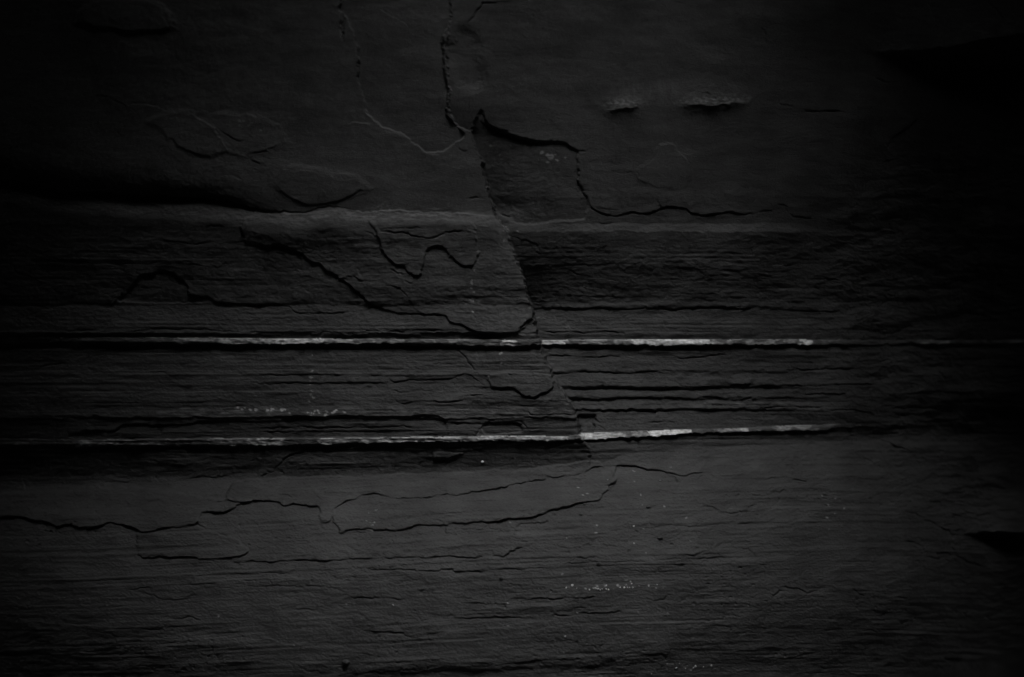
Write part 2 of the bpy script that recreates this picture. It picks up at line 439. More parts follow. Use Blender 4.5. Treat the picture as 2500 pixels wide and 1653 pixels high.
plate_idx = np.full(U.shape, -1, np.int16)
for i, (nm, lab, key, outline, th, edge) in enumerate(PLATES):
    outline = flow(outline, True)
    sl = box_of(outline, 30)
    x, y = Uw[sl], Vw[sl]
    d, _, _, _ = line_dist(outline + outline[:1], x, y)
    ins = inside(outline, x, y)
    sd = np.where(ins, d, -d)
    side = (1 - w_right[sl]) if key in ('overhang', 'bank_left', 'between_left') else w_right[sl] if key in ('upper_wall', 'between_right') else 1.0
    H[sl] += th * sstep(-edge, edge * 0.6, sd) * side
    if lab and lab.startswith('pitted'):                # this panel leans back in towards its foot
        H[sl] -= 0.20 * np.clip(y - 290, 0, 200) * sstep(-2, 4, sd) * (1 - sstep(1150, 1400, x)) * side
    plate_idx[sl] = np.where(ins, i, plate_idx[sl])

# ------------------------------------------------------------------ cracks and ledge edges
# sheet, side that stands proud (u d l r), lip, groove, fade, places
CRACKS = '''
A1 u 9 6 50 575,205 670,207 720,230 830,235 890,255 980,258 1060,250 1130,245 1190,240 1225,222
A1 l 2 2 30 960,30 1060,40 1120,80 1200,105 1215,150 1222,215
A1 u 4 3 40 680,690 770,685 820,715 870,735 920,770
A1 d 2 2 25 920,770 930,740 1020,735 1110,745 1150,770 1180,790
A1 u 2 3 25 820,880 870,955 940,920 1010,915
A1 u 3 3 40 1180,965 1230,975 1260,1020 1340,1065 1440,1085 1560,1070 1660,1085 1750,1105 1800,1140
A1 l 4 5 25 1340,790 1430,850 1490,910 1550,970 1590,1060
A1 u 3 4 20 1520,910 1600,950 1640,970 1690,965
A1 u 4 4 25 1720,1085 1750,1050 1820,1040 1920,1000 1960,985
A1 d 4 0 14 1540,1205 1600,1210 1680,1245
A1 d 3 0 20 1340,785 1420,775 1560,800 1700,795 1800,815
A2 l 4 2 60 650,0 680,110 725,190 755,290 770,370 765,470 775,570 800,680 840,780 880,830
A2 d 4 1 30 880,830 940,870 1000,885 1070,905 1110,935 1160,985 1230,1030 1330,1035 1390,1005 1430,965 1500,935
A2 d 4 1 22 880,850 960,895 1050,910 1110,940
A2 d 3 0 20 1200,1030 1250,1050 1330,1055
A2 r 3 4 40 1400,0 1410,80 1390,170
A2 r 6 6 30 1345,235 1370,330 1390,340
A2 r 4 4 40 1350,480 1375,580 1380,650 1365,760 1390,810 1440,850 1520,905
A2 d 5 1 22 680,855 740,840 840,840 880,850
A2 l 2 2 25 900,50 960,80 1040,140 1110,180 1150,260
A2 d 4 0 18 280,1185 380,1165 450,1185 500,1200
A2 l 3 1 18 530,1280 570,1350 580,1380
A2 d 4 0 18 560,1185 620,1225 680,1235 740,1215
A2 u 3 3 40 220,1290 330,1372 420,1402 500,1407 580,1392 660,1372 760,1322 840,1300
A2 u 4 4 30 0,1095 60,1110 125,1140
A2 d 3 0 20 180,815 240,860 290,950 360,1010
A2 l 4 5 40 1500,180 1560,110 1620,20 1820,15
A2 u 3 4 25 1510,1360 1570,1350 1640,1355
A2 u 4 4 25 1190,1440 1290,1450 1420,1430
A2 u 3 2 15 1460,1010 1480,1030 1520,1030
A3 u 4 5 60 -90,820 0,860 50,890 130,920 230,940 340,970 420,962 500,975 540,1010 590,1035
A3 r 7 6 60 590,1035 585,1110 590,1190 610,1280 650,1350 690,1420 770,1465
A3 u 8 7 70 690,1420 770,1465 850,1475 950,1450 1080,1450 1180,1420 1270,1415 1320,1425 1380,1460 1460,1468 1560,1455 1640,1445 1700,1460 1820,1450
A3 u 3 4 20 500,975 530,1015 600,1025 650,1030 660,1045
A3 u 2 3 20 700,1415 800,1420 890,1435
A3 u 3 3 20 690,1520 790,1525 880,1515
A3 l 2 2 25 1145,990 1200,980 1260,1000 1300,1050 1340,1090 1360,1160 1365,1200 1330,1270
A3 l 2 3 20 1145,990 1110,1060 1080,1110 1030,1150 1000,1190 1020,1230
A3 r 2 3 20 950,980 935,1060 945,1130
A3 u 2 3 20 810,1155 900,1175 980,1160
A3 u 6 6 30 20,1435 120,1465 130,1485 230,1520
A3 r 2 2 20 1130,1340 1150,1400 1180,1420
A3 u 2 3 15 1230,0 1290,15 1340,25
A3 u 3 3 15 1450,640 1490,650
A4 u 6 6 40 900,380 1000,380 1110,400 1230,375 1350,375
A4 l 6 6 30 1120,20 1150,100 1150,200 1185,225
A4 r 6 6 30 1440,0 1510,60 1560,110 1600,180 1630,220
A4 r 4 5 20 1500,90 1520,140
A4 u 5 5 30 800,520 840,545 900,560 990,550
A4 l 9 8 60 1090,800 1030,870 930,945 890,1000 885,1040
A4 u 4 5 20 30,180 60,240
A4 l 6 8 18 740,1220 725,1330
A4 u 5 5 20 850,1110 960,1070
A4 l 6 7 15 680,1380 665,1420
A4 l 6 7 15 670,1450 660,1530
A4 u 5 6 40 0,1450 60,1435 110,1440
A4 u 5 6 30 110,1395 200,1400 210,1440 270,1480 370,1490 430,1485
A4 u 3 3 20 140,690 160,710 250,720
A4 u 5 5 30 300,750 400,760 600,760
A4 r 9 8 60 1395,1100 1380,1210
A4 r 6 7 20 1400,1320 1430,1390
B1 u 4 5 30 1000,215 1080,225 1180,240 1270,252 1330,240
B1 u 4 5 25 1300,165 1350,140 1430,135
B1 u 5 5 30 1450,245 1560,232 1640,245 1699,265
B1 l 3 3 20 1520,170 1560,215
B1 u 4 4 30 310,345 380,350 450,375 560,370 680,380 830,375 950,378 1010,370 1025,340
B1 u 4 4 25 1180,380 1290,385 1380,395 1440,370 1510,365
B1 u 3 3 20 1220,430 1290,400 1350,410
B1 u 3 3 20 1630,380 1699,395
B1 u 6 4 70 0,365 60,375 120,440 200,460 290,500 350,545 400,585
B1 u 7 6 50 420,622 570,630 700,630 750,600 800,560 840,515 895,445 970,440 1030,422 1090,435 1150,480 1200,530 1205,580 1290,575 1340,600
B1 u 8 6 50 750,632 1000,625 1330,625 1699,635
B1 u 5 5 30 350,805 530,800 680,805 840,810 950,795 1060,790 1540,808
B1 u 3 3 20 600,750 680,742
B1 u 4 4 20 1020,1003 1090,1000 1160,1005
B1 u 5 6 20 160,1025 240,1030 290,1020 450,1005
B1 u 3 4 15 190,1000 380,995
B1 u 3 4 20 590,1080 710,1080 790,1070
B1 u 4 5 20 940,1075 1040,1075 1070,1062
B1 u 4 5 20 100,1195 250,1197
B1 u 3 4 20 0,1265 70,1267
B1 u 4 4 25 150,1347 450,1347 1000,1353
B1 u 3 4 20 190,1400 350,1398
B1 u 4 5 30 490,1490 550,1447 740,1445 800,1400 1000,1402 1210,1400 1290,1380 1400,1375 1540,1380 1699,1390
B1 u 3 3 15 1540,1440 1680,1440
B1 u 6 5 40 0,890 300,905 600,898 1000,893 1699,893
B2 u 5 5 70 0,240 120,262 230,265 340,295 400,350 470,385 540,430 600,475 660,515 720,560 770,610 830,645 890,665 970,690
B2 u 4 4 50 600,465 700,465 750,485 830,475 890,500 950,520 1010,550 1050,600 1075,650 1110,680 1160,695 1250,700 1290,720 1310,750 1360,755 1410,775 1460,810 1540,825 1680,820
B2 u 3 3 30 740,165 810,185 860,250 875,305 920,350 960,385 1010,385 1060,380
B2 u 3 3 30 960,385 1000,395 1030,430 1060,445 1110,455 1130,400 1150,340 1165,290 1210,265 1260,275 1300,320 1340,365 1380,385 1460,385
B2 l 4 3 25 1460,385 1480,340 1470,200
B2 u 4 4 20 920,400 970,440 1050,455
B2 u 6 6 30 820,150 880,170 960,185 1030,180 1080,200 1180,215 1240,200 1290,180 1350,172 1460,170
B2 u 4 4 20 830,130 880,160 960,155 1050,155 1150,150
B2 l 3 3 20 730,370 730,440 780,470
B2 u 7 5 40 0,630 160,635 270,645 320,690 450,690 560,690 680,690
B2 u 2 2 15 1010,490 1060,500 1080,485
B2 l 2 2 15 820,800 870,750
B2 u 6 6 30 0,812 400,815 700,812 1160,800 1400,805
B2 r 5 5 25 1340,920 1390,960 1420,1005 1450,1050 1460,1090
B2 l 3 4 15 1450,920 1475,940 1465,990
B2 u 4 5 20 1110,1030 1190,1030 1230,1010 1300,1010 1320,1035
B2 u 8 7 25 920,1110 960,1135 1020,1130 1040,1115 1110,1115 1190,1110 1320,1110 1360,1085 1430,1085 1470,1105 1540,1160
B2 u 6 6 20 1470,1163 1560,1165 1699,1165
B2 u 4 5 20 920,1190 1010,1190 1060,1190 1110,1185 1200,1190
B2 u 5 6 20 960,1225 980,1265 1060,1260 1150,1255 1300,1255 1390,1245
B2 u 4 5 15 1400,1215 1520,1205 1600,1195
B2 u 4 5 15 1380,1250 1410,1205
B2 u 4 4 15 920,1300 970,1325
B2 u 4 3 20 0,1083 400,1083 900,1083
B2 u 4 3 20 0,1135 400,1138 900,1138
B2 u 5 5 40 200,1353 320,1355 540,1350 760,1345 1000,1350 1230,1345 1260,1360 1290,1400 1290,1430
B2 u 7 7 20 1290,1395 1500,1392 1699,1395
B2 u 4 5 15 1100,1460 1300,1458 1460,1465 1530,1410
B2 l 3 3 15 1040,1460 1080,1435
B2 u 5 4 20 100,1420 500,1418 1100,1412
B2 u 5 4 20 0,1445 500,1445 1000,1440
B2 u 6 5 40 0,897 300,905 700,905 1000,900 1500,915 1699,915
B3 u 3 4 20 110,190 200,220 290,250 295,280
B3 l 2 3 15 410,230 415,290
B3 u 3 3 20 490,395 510,425 570,440 640,435 660,425
B3 u 9 7 40 300,655 470,655 700,655 850,658 1060,665 1300,662 1500,655 1699,660
B3 l 4 5 20 1060,660 1085,700 1110,755 1130,780
B3 u 6 6 25 300,805 420,810 600,812 760,808 860,825 870,850
B3 u 3 4 15 980,850 980,832 1050,830
B3 u 6 5 20 180,820 185,780 240,740 270,735
B3 u 9 7 50 330,905 700,905 1200,903 1699,900
B3 u 6 6 20 340,965 460,970 700,968 800,965 850,985
B3 u 5 6 20 1180,965 1230,980 1320,975 1400,960 1550,960
B3 u 8 7 25 370,1075 700,1072 1060,1065 1095,1045
B3 u 6 5 25 0,1080 200,1080 380,1075
B3 u 9 11 30 450,1185 600,1180 760,1180 960,1175 1080,1180 1200,1165 1450,1160 1699,1155
B3 u 6 8 25 480,1240 640,1245 830,1240 1200,1235 1430,1230 1500,1245 1699,1240
B3 u 5 6 15 1540,1255 1680,1262
B3 u 8 9 35 550,1335 700,1320 940,1310 1060,1318 1200,1305 1400,1310 1699,1300
B3 u 7 6 25 0,1165 140,1165 180,1190 210,1215 270,1222 340,1200 380,1185 385,1110
B3 u 6 6 20 210,1290 240,1335 330,1335 540,1330
B3 u 5 5 15 0,1390 160,1390 185,1400 185,1450
B3 u 4 4 15 110,1375 190,1378 215,1410 235,1450
B3 r 4 5 15 660,1355 670,1390 740,1400
B3 u 4 5 15 690,1415 740,1440
B3 u 4 5 15 980,1395 1100,1390 1220,1385
B3 u 5 5 20 0,1345 220,1345
B3 u 2 2 14 300,580 500,575 900,585
B3 u 3 2 20 250,380 500,378 900,375
B3 u 3 3 20 1080,405 1300,400 1699,420
B3 r 3 3 20 1690,220 1670,300 1660,380
B4 u 7 7 40 0,665 200,670 400,672 580,690
B4 u 4 5 20 0,435 30,450 110,450
B4 u 3 4 20 180,390 230,380 290,330
B4 u 8 7 35 0,898 200,900 400,905 640,905
B4 u 8 8 25 160,1062 400,1052 640,1045
B4 u 8 9 30 0,1160 300,1158 500,1150 780,1147
B4 u 6 6 20 300,1190 300,1212 450,1210 600,1200
B4 u 8 8 20 970,1175 980,1200 1200,1200 1400,1200
B4 u 7 8 30 0,1297 300,1297 460,1290
B4 u 6 7 20 460,1320 600,1310 700,1320 780,1355
B4 u 6 7 15 890,1335 1080,1348
B4 u 6 7 20 800,1260 820,1290 870,1300 1200,1300
B4 l 8 9 50 1420,260 1450,300 1510,350 1540,420 1560,490 1590,560 1640,630 1699,670
B4 l 4 6 20 1450,340 1480,400 1500,470
B4 l 5 8 18 1050,640 1060,710 1070,720
B4 u 4 6 20 980,590 1050,600 1100,660 1160,690
B4 u 4 6 20 1140,650 1165,700
B4 u 5 7 15 800,995 880,993
B4 u 4 6 25 1290,985 1699,985
B4 u 6 7 25 1400,1038 1699,1032
B4 u 4 6 20 1160,1050 1220,1110 1290,1112
B4 u 5 6 20 690,1465 930,1467
B4 u 7 8 20 1350,1460 1560,1465 1699,1460
B4 u 5 7 15 1480,1490 1699,1488
B4 u 6 6 30 780,1495 860,1530 960,1560
B4 l 4 6 12 380,930 395,970
B4 u 4 6 15 430,455 480,470 560,480
B4 u 4 7 15 810,578 910,580
B4 u 4 7 15 830,468 910,470
B4 l 4 8 12 625,50 615,130
B4 l 4 8 12 405,110 400,150
B4 l 4 8 12 1085,30 1075,80
B4 l 4 8 12 655,690 655,730
B4 u 6 6 30 1220,705 1350,690 1500,700
B4 u 4 6 15 1270,825 1350,820
B4 l 4 6 12 440,760 445,785 490,785
B4 u 6 7 30 1240,905 1420,898 1600,895
C1 u 4 4 20 500,60 550,10
C1 u 3 4 25 440,205 420,240 370,270 330,310 300,380
C1 u 4 5 25 640,340 740,325 790,343 850,338
C1 u 4 5 20 1180,312 1290,300 1330,308 1470,298
C1 u 3 4 20 1640,305 1690,290
C1 u 5 5 20 1420,400 1470,380 1500,400 1600,400 1640,385 1650,360
C1 u 10 8 50 0,550 100,545 160,550 220,575 300,580 370,605 450,600 500,618 600,612 650,600 700,580
C1 u 7 6 40 760,598 840,610 900,640 970,640 1040,620 1130,610 1240,600 1300,630 1400,665 1490,685
C1 u 4 4 20 1040,610 1110,590 1220,580 1240,565
C1 u 7 6 30 1275,525 1410,520 1480,495 1540,465 1600,455 1690,455
C1 u 4 4 20 1260,440 1330,455 1440,455 1530,450
C1 l 3 4 20 850,690 890,790 900,812
C1 u 7 7 30 900,812 1100,805 1250,803 1270,812 1400,812 1510,800 1560,785 1585,770 1560,745
C1 u 4 4 15 1480,850 1600,840
C1 u 4 5 15 810,1013 890,1000 960,998
C1 u 5 5 25 890,1035 970,1050 1020,1075 1130,1078 1200,1060 1245,1030
C1 u 3 4 20 210,495 270,465
C1 u 3 4 20 930,468 1020,445
C1 l 3 3 20 130,310 150,390 190,440
C1 u 5 6 25 750,1440 800,1410 840,1365
C1 u 4 5 20 1070,1350 1140,1335
C1 u 4 5 15 500,1115 530,1118
C1 u 4 5 15 640,1190 740,1200
C1 u 4 5 15 890,1255 960,1260 1060,1270
C1 u 4 5 15 1080,1200 1200,1190 1290,1215
C2 u 5 5 25 70,305 120,290 160,270 200,225 250,180 290,152 350,140 450,130 600,128 750,120 850,105 1060,95
C2 u 5 5 18 1190,150 1190,180 1240,185 1285,195 1330,170 1380,150 1410,130 1480,115 1560,105
C2 u 5 5 20 0,450 90,445 180,415 230,410 300,425 430,420 500,430 560,405 620,400
C2 u 7 7 30 0,456 150,452 210,455 250,480 300,468 380,472 410,485 470,488
C2 l 4 5 15 470,488 475,550 485,580 540,570
C2 u 9 8 40 550,535 560,505 590,475 640,455 700,435 740,420 790,410 880,420 1000,430 1080,425 1150,425 1250,405 1360,408 1430,400 1560,380 1690,355
C2 u 4 5 15 1195,360 1220,360 1235,385 1280,395
C2 u 3 4 12 700,410 740,400 770,415
C2 u 4 4 20 590,655 640,635 760,625
C2 u 6 6 25 840,625 930,630 1000,630 1060,612 1110,600 1170,575 1210,572 1250,580 1270,600
C2 r 5 6 15 1270,600 1270,655 1320,660
C2 u 6 6 25 1110,600 1220,600 1400,585 1500,578 1600,575 1690,560
C2 u 4 4 15 1250,560 1280,540 1390,533
C2 u 4 5 12 1275,605 1320,615 1335,620
C2 u 3 4 15 1340,635 1500,630 1690,628
C2 u 10 8 40 0,840 160,835 400,830 600,825 800,815 1000,808 1200,805 1400,805 1640,800 1665,780 1690,770
C2 u 7 7 25 750,875 820,880 900,885 1000,882 1230,890 1250,880 1310,885 1350,900 1540,895
C2 u 4 5 15 820,855 950,850 1050,850
C2 u 4 4 20 0,990 400,992 600,1000
C2 u 5 5 20 640,1055 740,1065 900,1065 1020,1080
C2 u 5 5 20 1330,1065 1440,1070
C2 u 4 4 20 1370,1100 1690,1112
C2 u 4 5 15 1500,1160 1520,1180 1600,1183
C2 u 5 5 20 1300,1195 1500,1192 1690,1190
C2 u 3 4 20 270,1140 500,1140
C2 u 5 5 30 740,1285 1000,1290 1300,1285
C2 u 3 4 15 400,660 520,655 800,650
C2 u 3 4 15 0,920 150,905 300,910
C2 l 4 5 14 1380,900 1340,915
C2 u 4 5 15 1100,1030 1140,1005
C2 u 3 1 40 620,1540 830,1540 1000,1525 1150,1505 1300,1500 1690,1495
C3 u 9 8 40 0,382 100,360 200,335 320,325 350,298 400,300 450,292 530,290 600,270 660,240 705,228
C3 u 8 8 30 760,268 790,262 790,230 830,225 900,228 960,238 1010,258 1090,268 1160,285 1230,295 1280,275 1340,268 1365,250
C3 l 3 4 15 1360,260 1330,310 1300,335
C3 r 3 4 15 1160,290 1180,345
C3 u 9 8 35 0,578 60,575 120,560 200,560 260,550 330,530 420,500 520,470 600,455 690,435 720,400 745,350 790,325
C3 u 7 7 25 120,680 150,660 160,620 200,600 270,590 380,580
C3 u 8 7 30 0,805 90,803 120,770 180,745 230,735 275,710
C3 u 4 5 12 60,765 80,745 110,740
C3 u 3 4 12 400,730 490,740
C3 u 5 6 20 1330,475 1400,490 1450,520 1520,530 1600,520 1640,485 1690,460
C3 u 4 5 14 1390,490 1430,525 1500,540
C3 u 3 4 20 720,630 900,632 1100,610 1300,605 1690,590
C3 u 3 5 12 1300,675 1330,695
C3 u 5 6 20 1510,735 1560,745 1620,750 1690,810
C3 u 4 5 15 530,800 580,810 690,810
C3 u 4 5 15 440,770 520,770
C3 u 5 6 15 0,878 240,878
C3 u 4 5 15 890,890 1000,895 1140,910
C3 u 4 5 15 1150,860 1220,860
C3 u 4 5 15 1200,790 1290,790 1400,760
C3 u 4 4 20 450,845 800,838 1200,820 1600,800
C3 u 7 7 25 100,1075 170,1070 250,1075 340,1070 400,1075 450,1065 540,1060 700,1050
C3 l 4 5 12 360,1070 380,1100
C3 u 4 5 15 1000,1085 1090,1080 1110,1040 1160,1040
C3 u 4 5 15 1100,1100 1180,1140
C3 u 6 6 25 350,1175 450,1180 600,1165 840,1160
C3 u 4 4 25 0,1190 300,1190
C3 l 4 5 12 1110,1195 1110,1165
C3 u 4 5 14 980,490 1020,492
C3 u 4 5 12 600,712 620,735
C3 u 4 5 15 690,730 810,730
C3 u 3 4 12 270,640 260,655 270,665
C3 u 3 1 50 0,1490 240,1470 460,1460 700,1450 850,1440 1000,1425 1150,1410
C4 u 3 4 15 0,235 100,225
C4 u 4 5 15 0,310 200,300
C4 u 4 5 15 40,410 150,392 200,370
C4 u 4 6 10 225,320 330,325
C4 r 3 5 15 210,290 230,235 270,205
C4 u 3 5 12 230,150 300,140 315,155
C4 u 4 5 20 620,130 650,160 690,190 740,205
C4 u 6 6 30 790,70 850,95 930,115 1000,140
C4 u 4 5 20 1110,205 1220,200 1240,170
C4 u 4 5 20 1330,262 1430,275
C4 u 5 6 20 1100,375 1150,395 1240,400 1350,400
C4 u 8 7 25 1400,365 1500,358 1540,375 1590,388
C4 u 4 5 15 1070,455 1180,460
C4 u 6 6 20 1250,455 1310,460 1350,480 1420,490 1500,480
C4 u 6 6 20 1270,490 1330,515 1410,540 1500,510 1630,495
C4 u 4 5 20 1220,530 1280,545 1340,570
C4 r 6 6 30 950,525 1010,530 1060,570 1120,590 1160,620 1220,640 1240,700 1250,800 1265,855
C4 u 5 6 20 930,710 1000,712 1080,740
C4 u 6 7 25 1120,775 1200,785 1300,810 1350,840 1440,880
C4 u 4 6 15 1100,812 1160,820
C4 u 6 8 15 590,1005 630,1020 650,1045 680,1045
C4 u 5 6 20 0,850 40,855 80,885 110,905
C4 u 4 5 20 135,1000 180,995 240,1000 280,1020 320,1035 400,1020
C4 u 4 5 15 110,970 200,965
C4 u 4 5 15 80,1035 100,1055 135,1025 140,1005
C4 u 4 6 15 860,1050 940,1075
C4 u 4 6 15 400,1500 440,1515
C4 u 5 6 20 1170,1450 1300,1455
C4 u 4 5 20 230,1440 380,1400
C4 u 4 5 20 400,1270 540,1255
C4 u 4 5 20 650,1270 820,1285
C4 u 3 5 8 405,428 450,445
C4 u 3 5 8 420,478 450,492
C4 u 3 5 8 390,540 440,572
'''
SIDE = {'u': (0, -1), 'd': (0, 1), 'l': (-1, 0), 'r': (1, 0)}
for line in CRACKS.strip().split('\n'):
    f = line.split(' ', 5)
    p = flow(pts(f[0], f[5])); lip, dep, fade = map(float, f[2:5])
    sl = box_of(p, fade * 3 + 10)
    x, y = Uw[sl], Vw[sl]
    d, sg, par, tot = line_dist(p, x, y)
    nx = ny = 0.0
    for i in range(len(p) - 1):                     # left-hand side normal in image axes is (-dy, dx)
        nx += -(p[i + 1][1] - p[i][1]); ny += p[i + 1][0] - p[i][0]
    sx, sy = SIDE[f[1]]
    if nx * sx + ny * sy < 0: sg = -sg
    end = min(22 / tot, 0.25)
    taper = sstep(0, end, par) * (1 - sstep(1 - end, 1, par))
    vary = np.clip(0.75 + 0.9 * perlin(x / 48, y / 48, 40) + 0.5 * perlin(x / 17, y / 17, 41), 0.08, 1.5)
    sd = d * sg
    wid = 1.35 + 0.7 * np.clip(perlin(x / 26, y / 26, 42), -0.6, 1)
    up = np.where(sd > 0, np.exp(-sd / fade), 0) * sstep(-0.5, 2.5, sd)
    dn = np.where(sd <= 0, np.exp(sd / (fade * 0.8)), 0)
    H[sl] += taper * vary * (0.28 * lip * up - 0.17 * lip * dn - dep * 0.36 * np.exp(-((sd + 1.0) / wid) ** 2))

# ------------------------------------------------------------------ small relief: bedding, flaking, grain
low = sstep(1120, 1180, V)
mid = sstep(500, 640, V) * (1 - low)
top = 1 - sstep(430, 560, V)
far = sstep(-140, 180, Uw - corner_u) * sstep(250, 420, V)
s_axis = V + 36 * np.sin((U - 900) / 640) * low + 6 * perlin(U / 700, V / 260, 50) + 1.3 * perlin(U / 150, V / 70, 51) + 0.5 * perlin(U / 40, V / 20, 55)
def layers(th, seed, xlen, sharp):
    q = s_axis / th + 0.35 * perlin(s_axis / (th * 3.1), U / 4000, seed)
    kf = np.floor(q); fr = q - kf
    a = hash1(kf, seed) + 0.6 * perlin(U / xlen, kf * 7.77, seed + 1)
    b = hash1(kf + 1, seed) + 0.6 * perlin(U / xlen, (kf + 1) * 7.77, seed + 1)
    return a + (b - a) * sstep(1 - sharp, 1, fr)
lay = 1.5 * layers(27, 60, 260, 0.10) + 1.4 * layers(11, 63, 170, 0.18) + 1.35 * layers(5.6, 66, 120, 0.35)
patch = 0.55 + 0.9 * sstep(-0.3, 0.5, fbm(U / 420, V / 90, 3, 70))
H += 0.62 * lay * (mid * (0.72 + 0.85 * sstep(740, 830, V)) + low * 1.1 + top * 0.04) * patch * (1 - 0.5 * far)
# steps left by flakes that split away
def flaking(sx, sy, seed, lev):
    q = fbm(U / sx, V / sy, 5, seed, 0.55) * lev
    kf = np.floor(q); fr = q - kf
    return (kf + sstep(0.86, 1, fr)) / lev
H += flaking(170, 50, 80, 5) * (1.7 * mid + 1.4 * low + 0.3 * top) * (0.4 + 0.6 * patch)
H += flaking(70, 16, 86, 4) * (0.7 * mid + 1.0 * low + 0.1 * top) * sstep(-0.1, 0.4, fbm(U / 300, V / 120, 3, 92))
# broken, blocky corner on the right
H += far * (2.5 * fbm(U / 70, V / 45, 5, 100, 0.5) + 6 * flaking(150, 70, 105, 4))
# broad swells and grain
H += 7 * fbm(U / 420, V / 300, 3, 110) + 1.6 * fbm(U / 60, V / 45, 3, 114) * (0.6 + 0.4 * mid + 0.5 * low)
H += 0.8 * fbm(U / 14, V / 8, 3, 120) * (0.2 + 0.6 * mid + 0.4 * low) + 0.42 * perlin(U / 5.2, V / 4.2, 125) * (0.15 + mid + 1.5 * low)
# scratches along the bedding, low on the face
H -= 0.9 * sstep(0.45, 0.7, perlin(U / 90, s_axis / 3.0, 130)) * (low + 0.6 * mid)
# pits
pitn = perlin(U / 11, V / 8, 140)
H -= 3.0 * sstep(0.52, 0.75, pitn) * low * sstep(0.0, 0.5, fbm(U / 260, V / 90, 2, 141))
seam_mask = ((t1 >= 0) & (t1 <= 1)) | ((t2 >= 0) & (t2 <= 1))
H += np.where(seam_mask, 1.1 * fbm(U / 20, V / 9, 4, 150), 0)

# ------------------------------------------------------------------ pale mineral and painted highlights
SEAM1 = '0,40,.28 40,190,.06 198,241,.16 241,345,.05 345,383,.25 383,420,.32 420,478,.42 478,516,.36 516,597,.62 597,673,.5 673,795,.85 795,868,.5 868,930,.48 930,983,.40 983,1078,.24 1078,1155,.34 1155,1223,.22 1223,1262,.72 1262,1322,.06 1322,1353,.55 1353,1384,.72 1384,1422,.28 1422,1464,.42 1464,1545,.42 1545,1740,.85 1740,1960,.36 1960,1986,.85 1986,2032,.2 2032,2058,.26 2058,2250,.03 2250,2330,.42 2330,2464,.22 2464,2560,.48'
SEAM2 = '0,90,.20 90,190,.05 190,250,.36 250,320,.32 320,385,.26 385,505,.22 505,566,.42 566,607,.26 607,640,.55 640,694,.48 694,780,.10 780,812,.6 812,880,.38 880,920,.34 920,985,.5 985,1120,.66 1120,1168,.45 1168,1250,.82 1250,1385,.72 1385,1415,.2 1415,1447,.7 1447,1495,.62 1495,1528,.55 1528,1585,.34 1585,1692,.9 1692,1746,.12 1746,1812,.42 1812,1833,.75 1833,1900,.2 1900,1968,.42 1968,2003,.35 2003,2045,.26 2045,2100,.08'
pale = np.zeros(U.shape, F)
block_idx = np.full(U.shape, -1, np.int16)
BLOCKS = []
for sname, spec, t, seed in (('upper', SEAM1, t1, 160), ('lower', SEAM2, t2, 170)):
    us = Uw + 9 * (t - 0.5) * perlin(U / 90, V / 1000, seed) + 6 * perlin(U / 11, V / 7, seed + 1)
    mk = (t >= 0) & (t <= 1)
    ragged = fbm(U / 34, V / 12, 4, seed + 2)
    mids = [(float(x.split(',')[0]) + float(x.split(',')[1])) / 2 for x in spec.split()]
    vals = [float(x.split(',')[2]) for x in spec.split()]
    soft = np.interp(us.ravel(), mids, vals).reshape(us.shape).astype(F)
    for item in spec.split():
        a, b, val = map(float, item.split(','))
        lo = -4000 if a == 0 else a
        hi = 9000 if item == spec.split()[-1] else b
        m = mk & (us >= lo) & (us < hi)
        blk, val = val, 0.82 * val + 0.18 * soft
        # ragged coating of clean quartz: worn through towards the lower edge
        thin = np.clip(1.15 * val + 0.35 + 0.25 * ragged, 0.25, 1.1)          # dim stretches are only a thin streak
        cover = sstep(-0.15, 0.30, ragged + 1.3 * val - 0.30 - 0.55 * np.clip(t - 0.45, 0, 1) * (1.2 - val))
        worn = 0.82 + 0.42 * fbm(U / 9, V / 5, 3, seed + 5)
        pale = np.where(m, np.clip(1.05 * val ** 1.25 * (0.22 + 0.78 * cover) * (0.25 + 0.75 * (1 - sstep(thin - 0.15, thin + 0.1, t))) * worn, 0, 1), pale)
        block_idx = np.where(m, len(BLOCKS), block_idx)
        BLOCKS.append((sname, blk, a, b))
# dust patches on the slate, with lit edges painted pale among them
def dust_and_light(cx, cy, rx, ry, val, seed, sx=26, sy=9, pw=2):
    sl = box_of([(cx - rx * 1.5, cy - ry * 2.3), (cx + rx * 1.5, cy + ry * 2.3)], 10)
    u, v = U[sl], V[sl]
    g = np.exp(-(np.abs((u - cx) / rx) ** 3 + np.abs((v - cy) / ry) ** pw))
    pale[sl] = np.maximum(pale[sl], np.where(seam_mask[sl], 0, val * g * sstep(-0.25, 0.55, fbm(u / sx, v / sy, 4, seed))))
dust_and_light(1240, 700, 26, 170, 0.030, 219, 14, 10); dust_and_light(1330, 930, 40, 90, 0.025, 220, 14, 10)  # lit strip left of the fracture, painted pale
dust_and_light(930, 524, 300, 16, 0.07, 200, 40, 6); dust_and_light(930, 508, 40, 12, 0.10, 201, 10, 6)
dust_and_light(1010, 600, 140, 26, 0.05, 202); dust_and_light(1230, 555, 22, 24, 0.06, 203, 12, 12)
dust_and_light(620, 1004, 260, 10, 0.10, 204, 30, 6); dust_and_light(1150, 1004, 300, 14, 0.05, 205)
dust_and_light(1525, 252, 50, 13, 0.11, 206, 12, 6); dust_and_light(1740, 247, 84, 12, 0.12, 207, 12, 6)  # highlights on the two swelling ledges, painted into the colour
dust_and_light(2420, 92, 110, 24, 0.06, 221, 30, 12)  # light on the edge of the brow, painted pale
dust_and_light(1580, 222, 110, 26, 0.022, 208, 9, 90)
dust_and_light(1600, 570, 380, 10, 0.03, 209, 50, 6); dust_and_light(1760, 642, 300, 8, 0.03, 210, 50, 5)
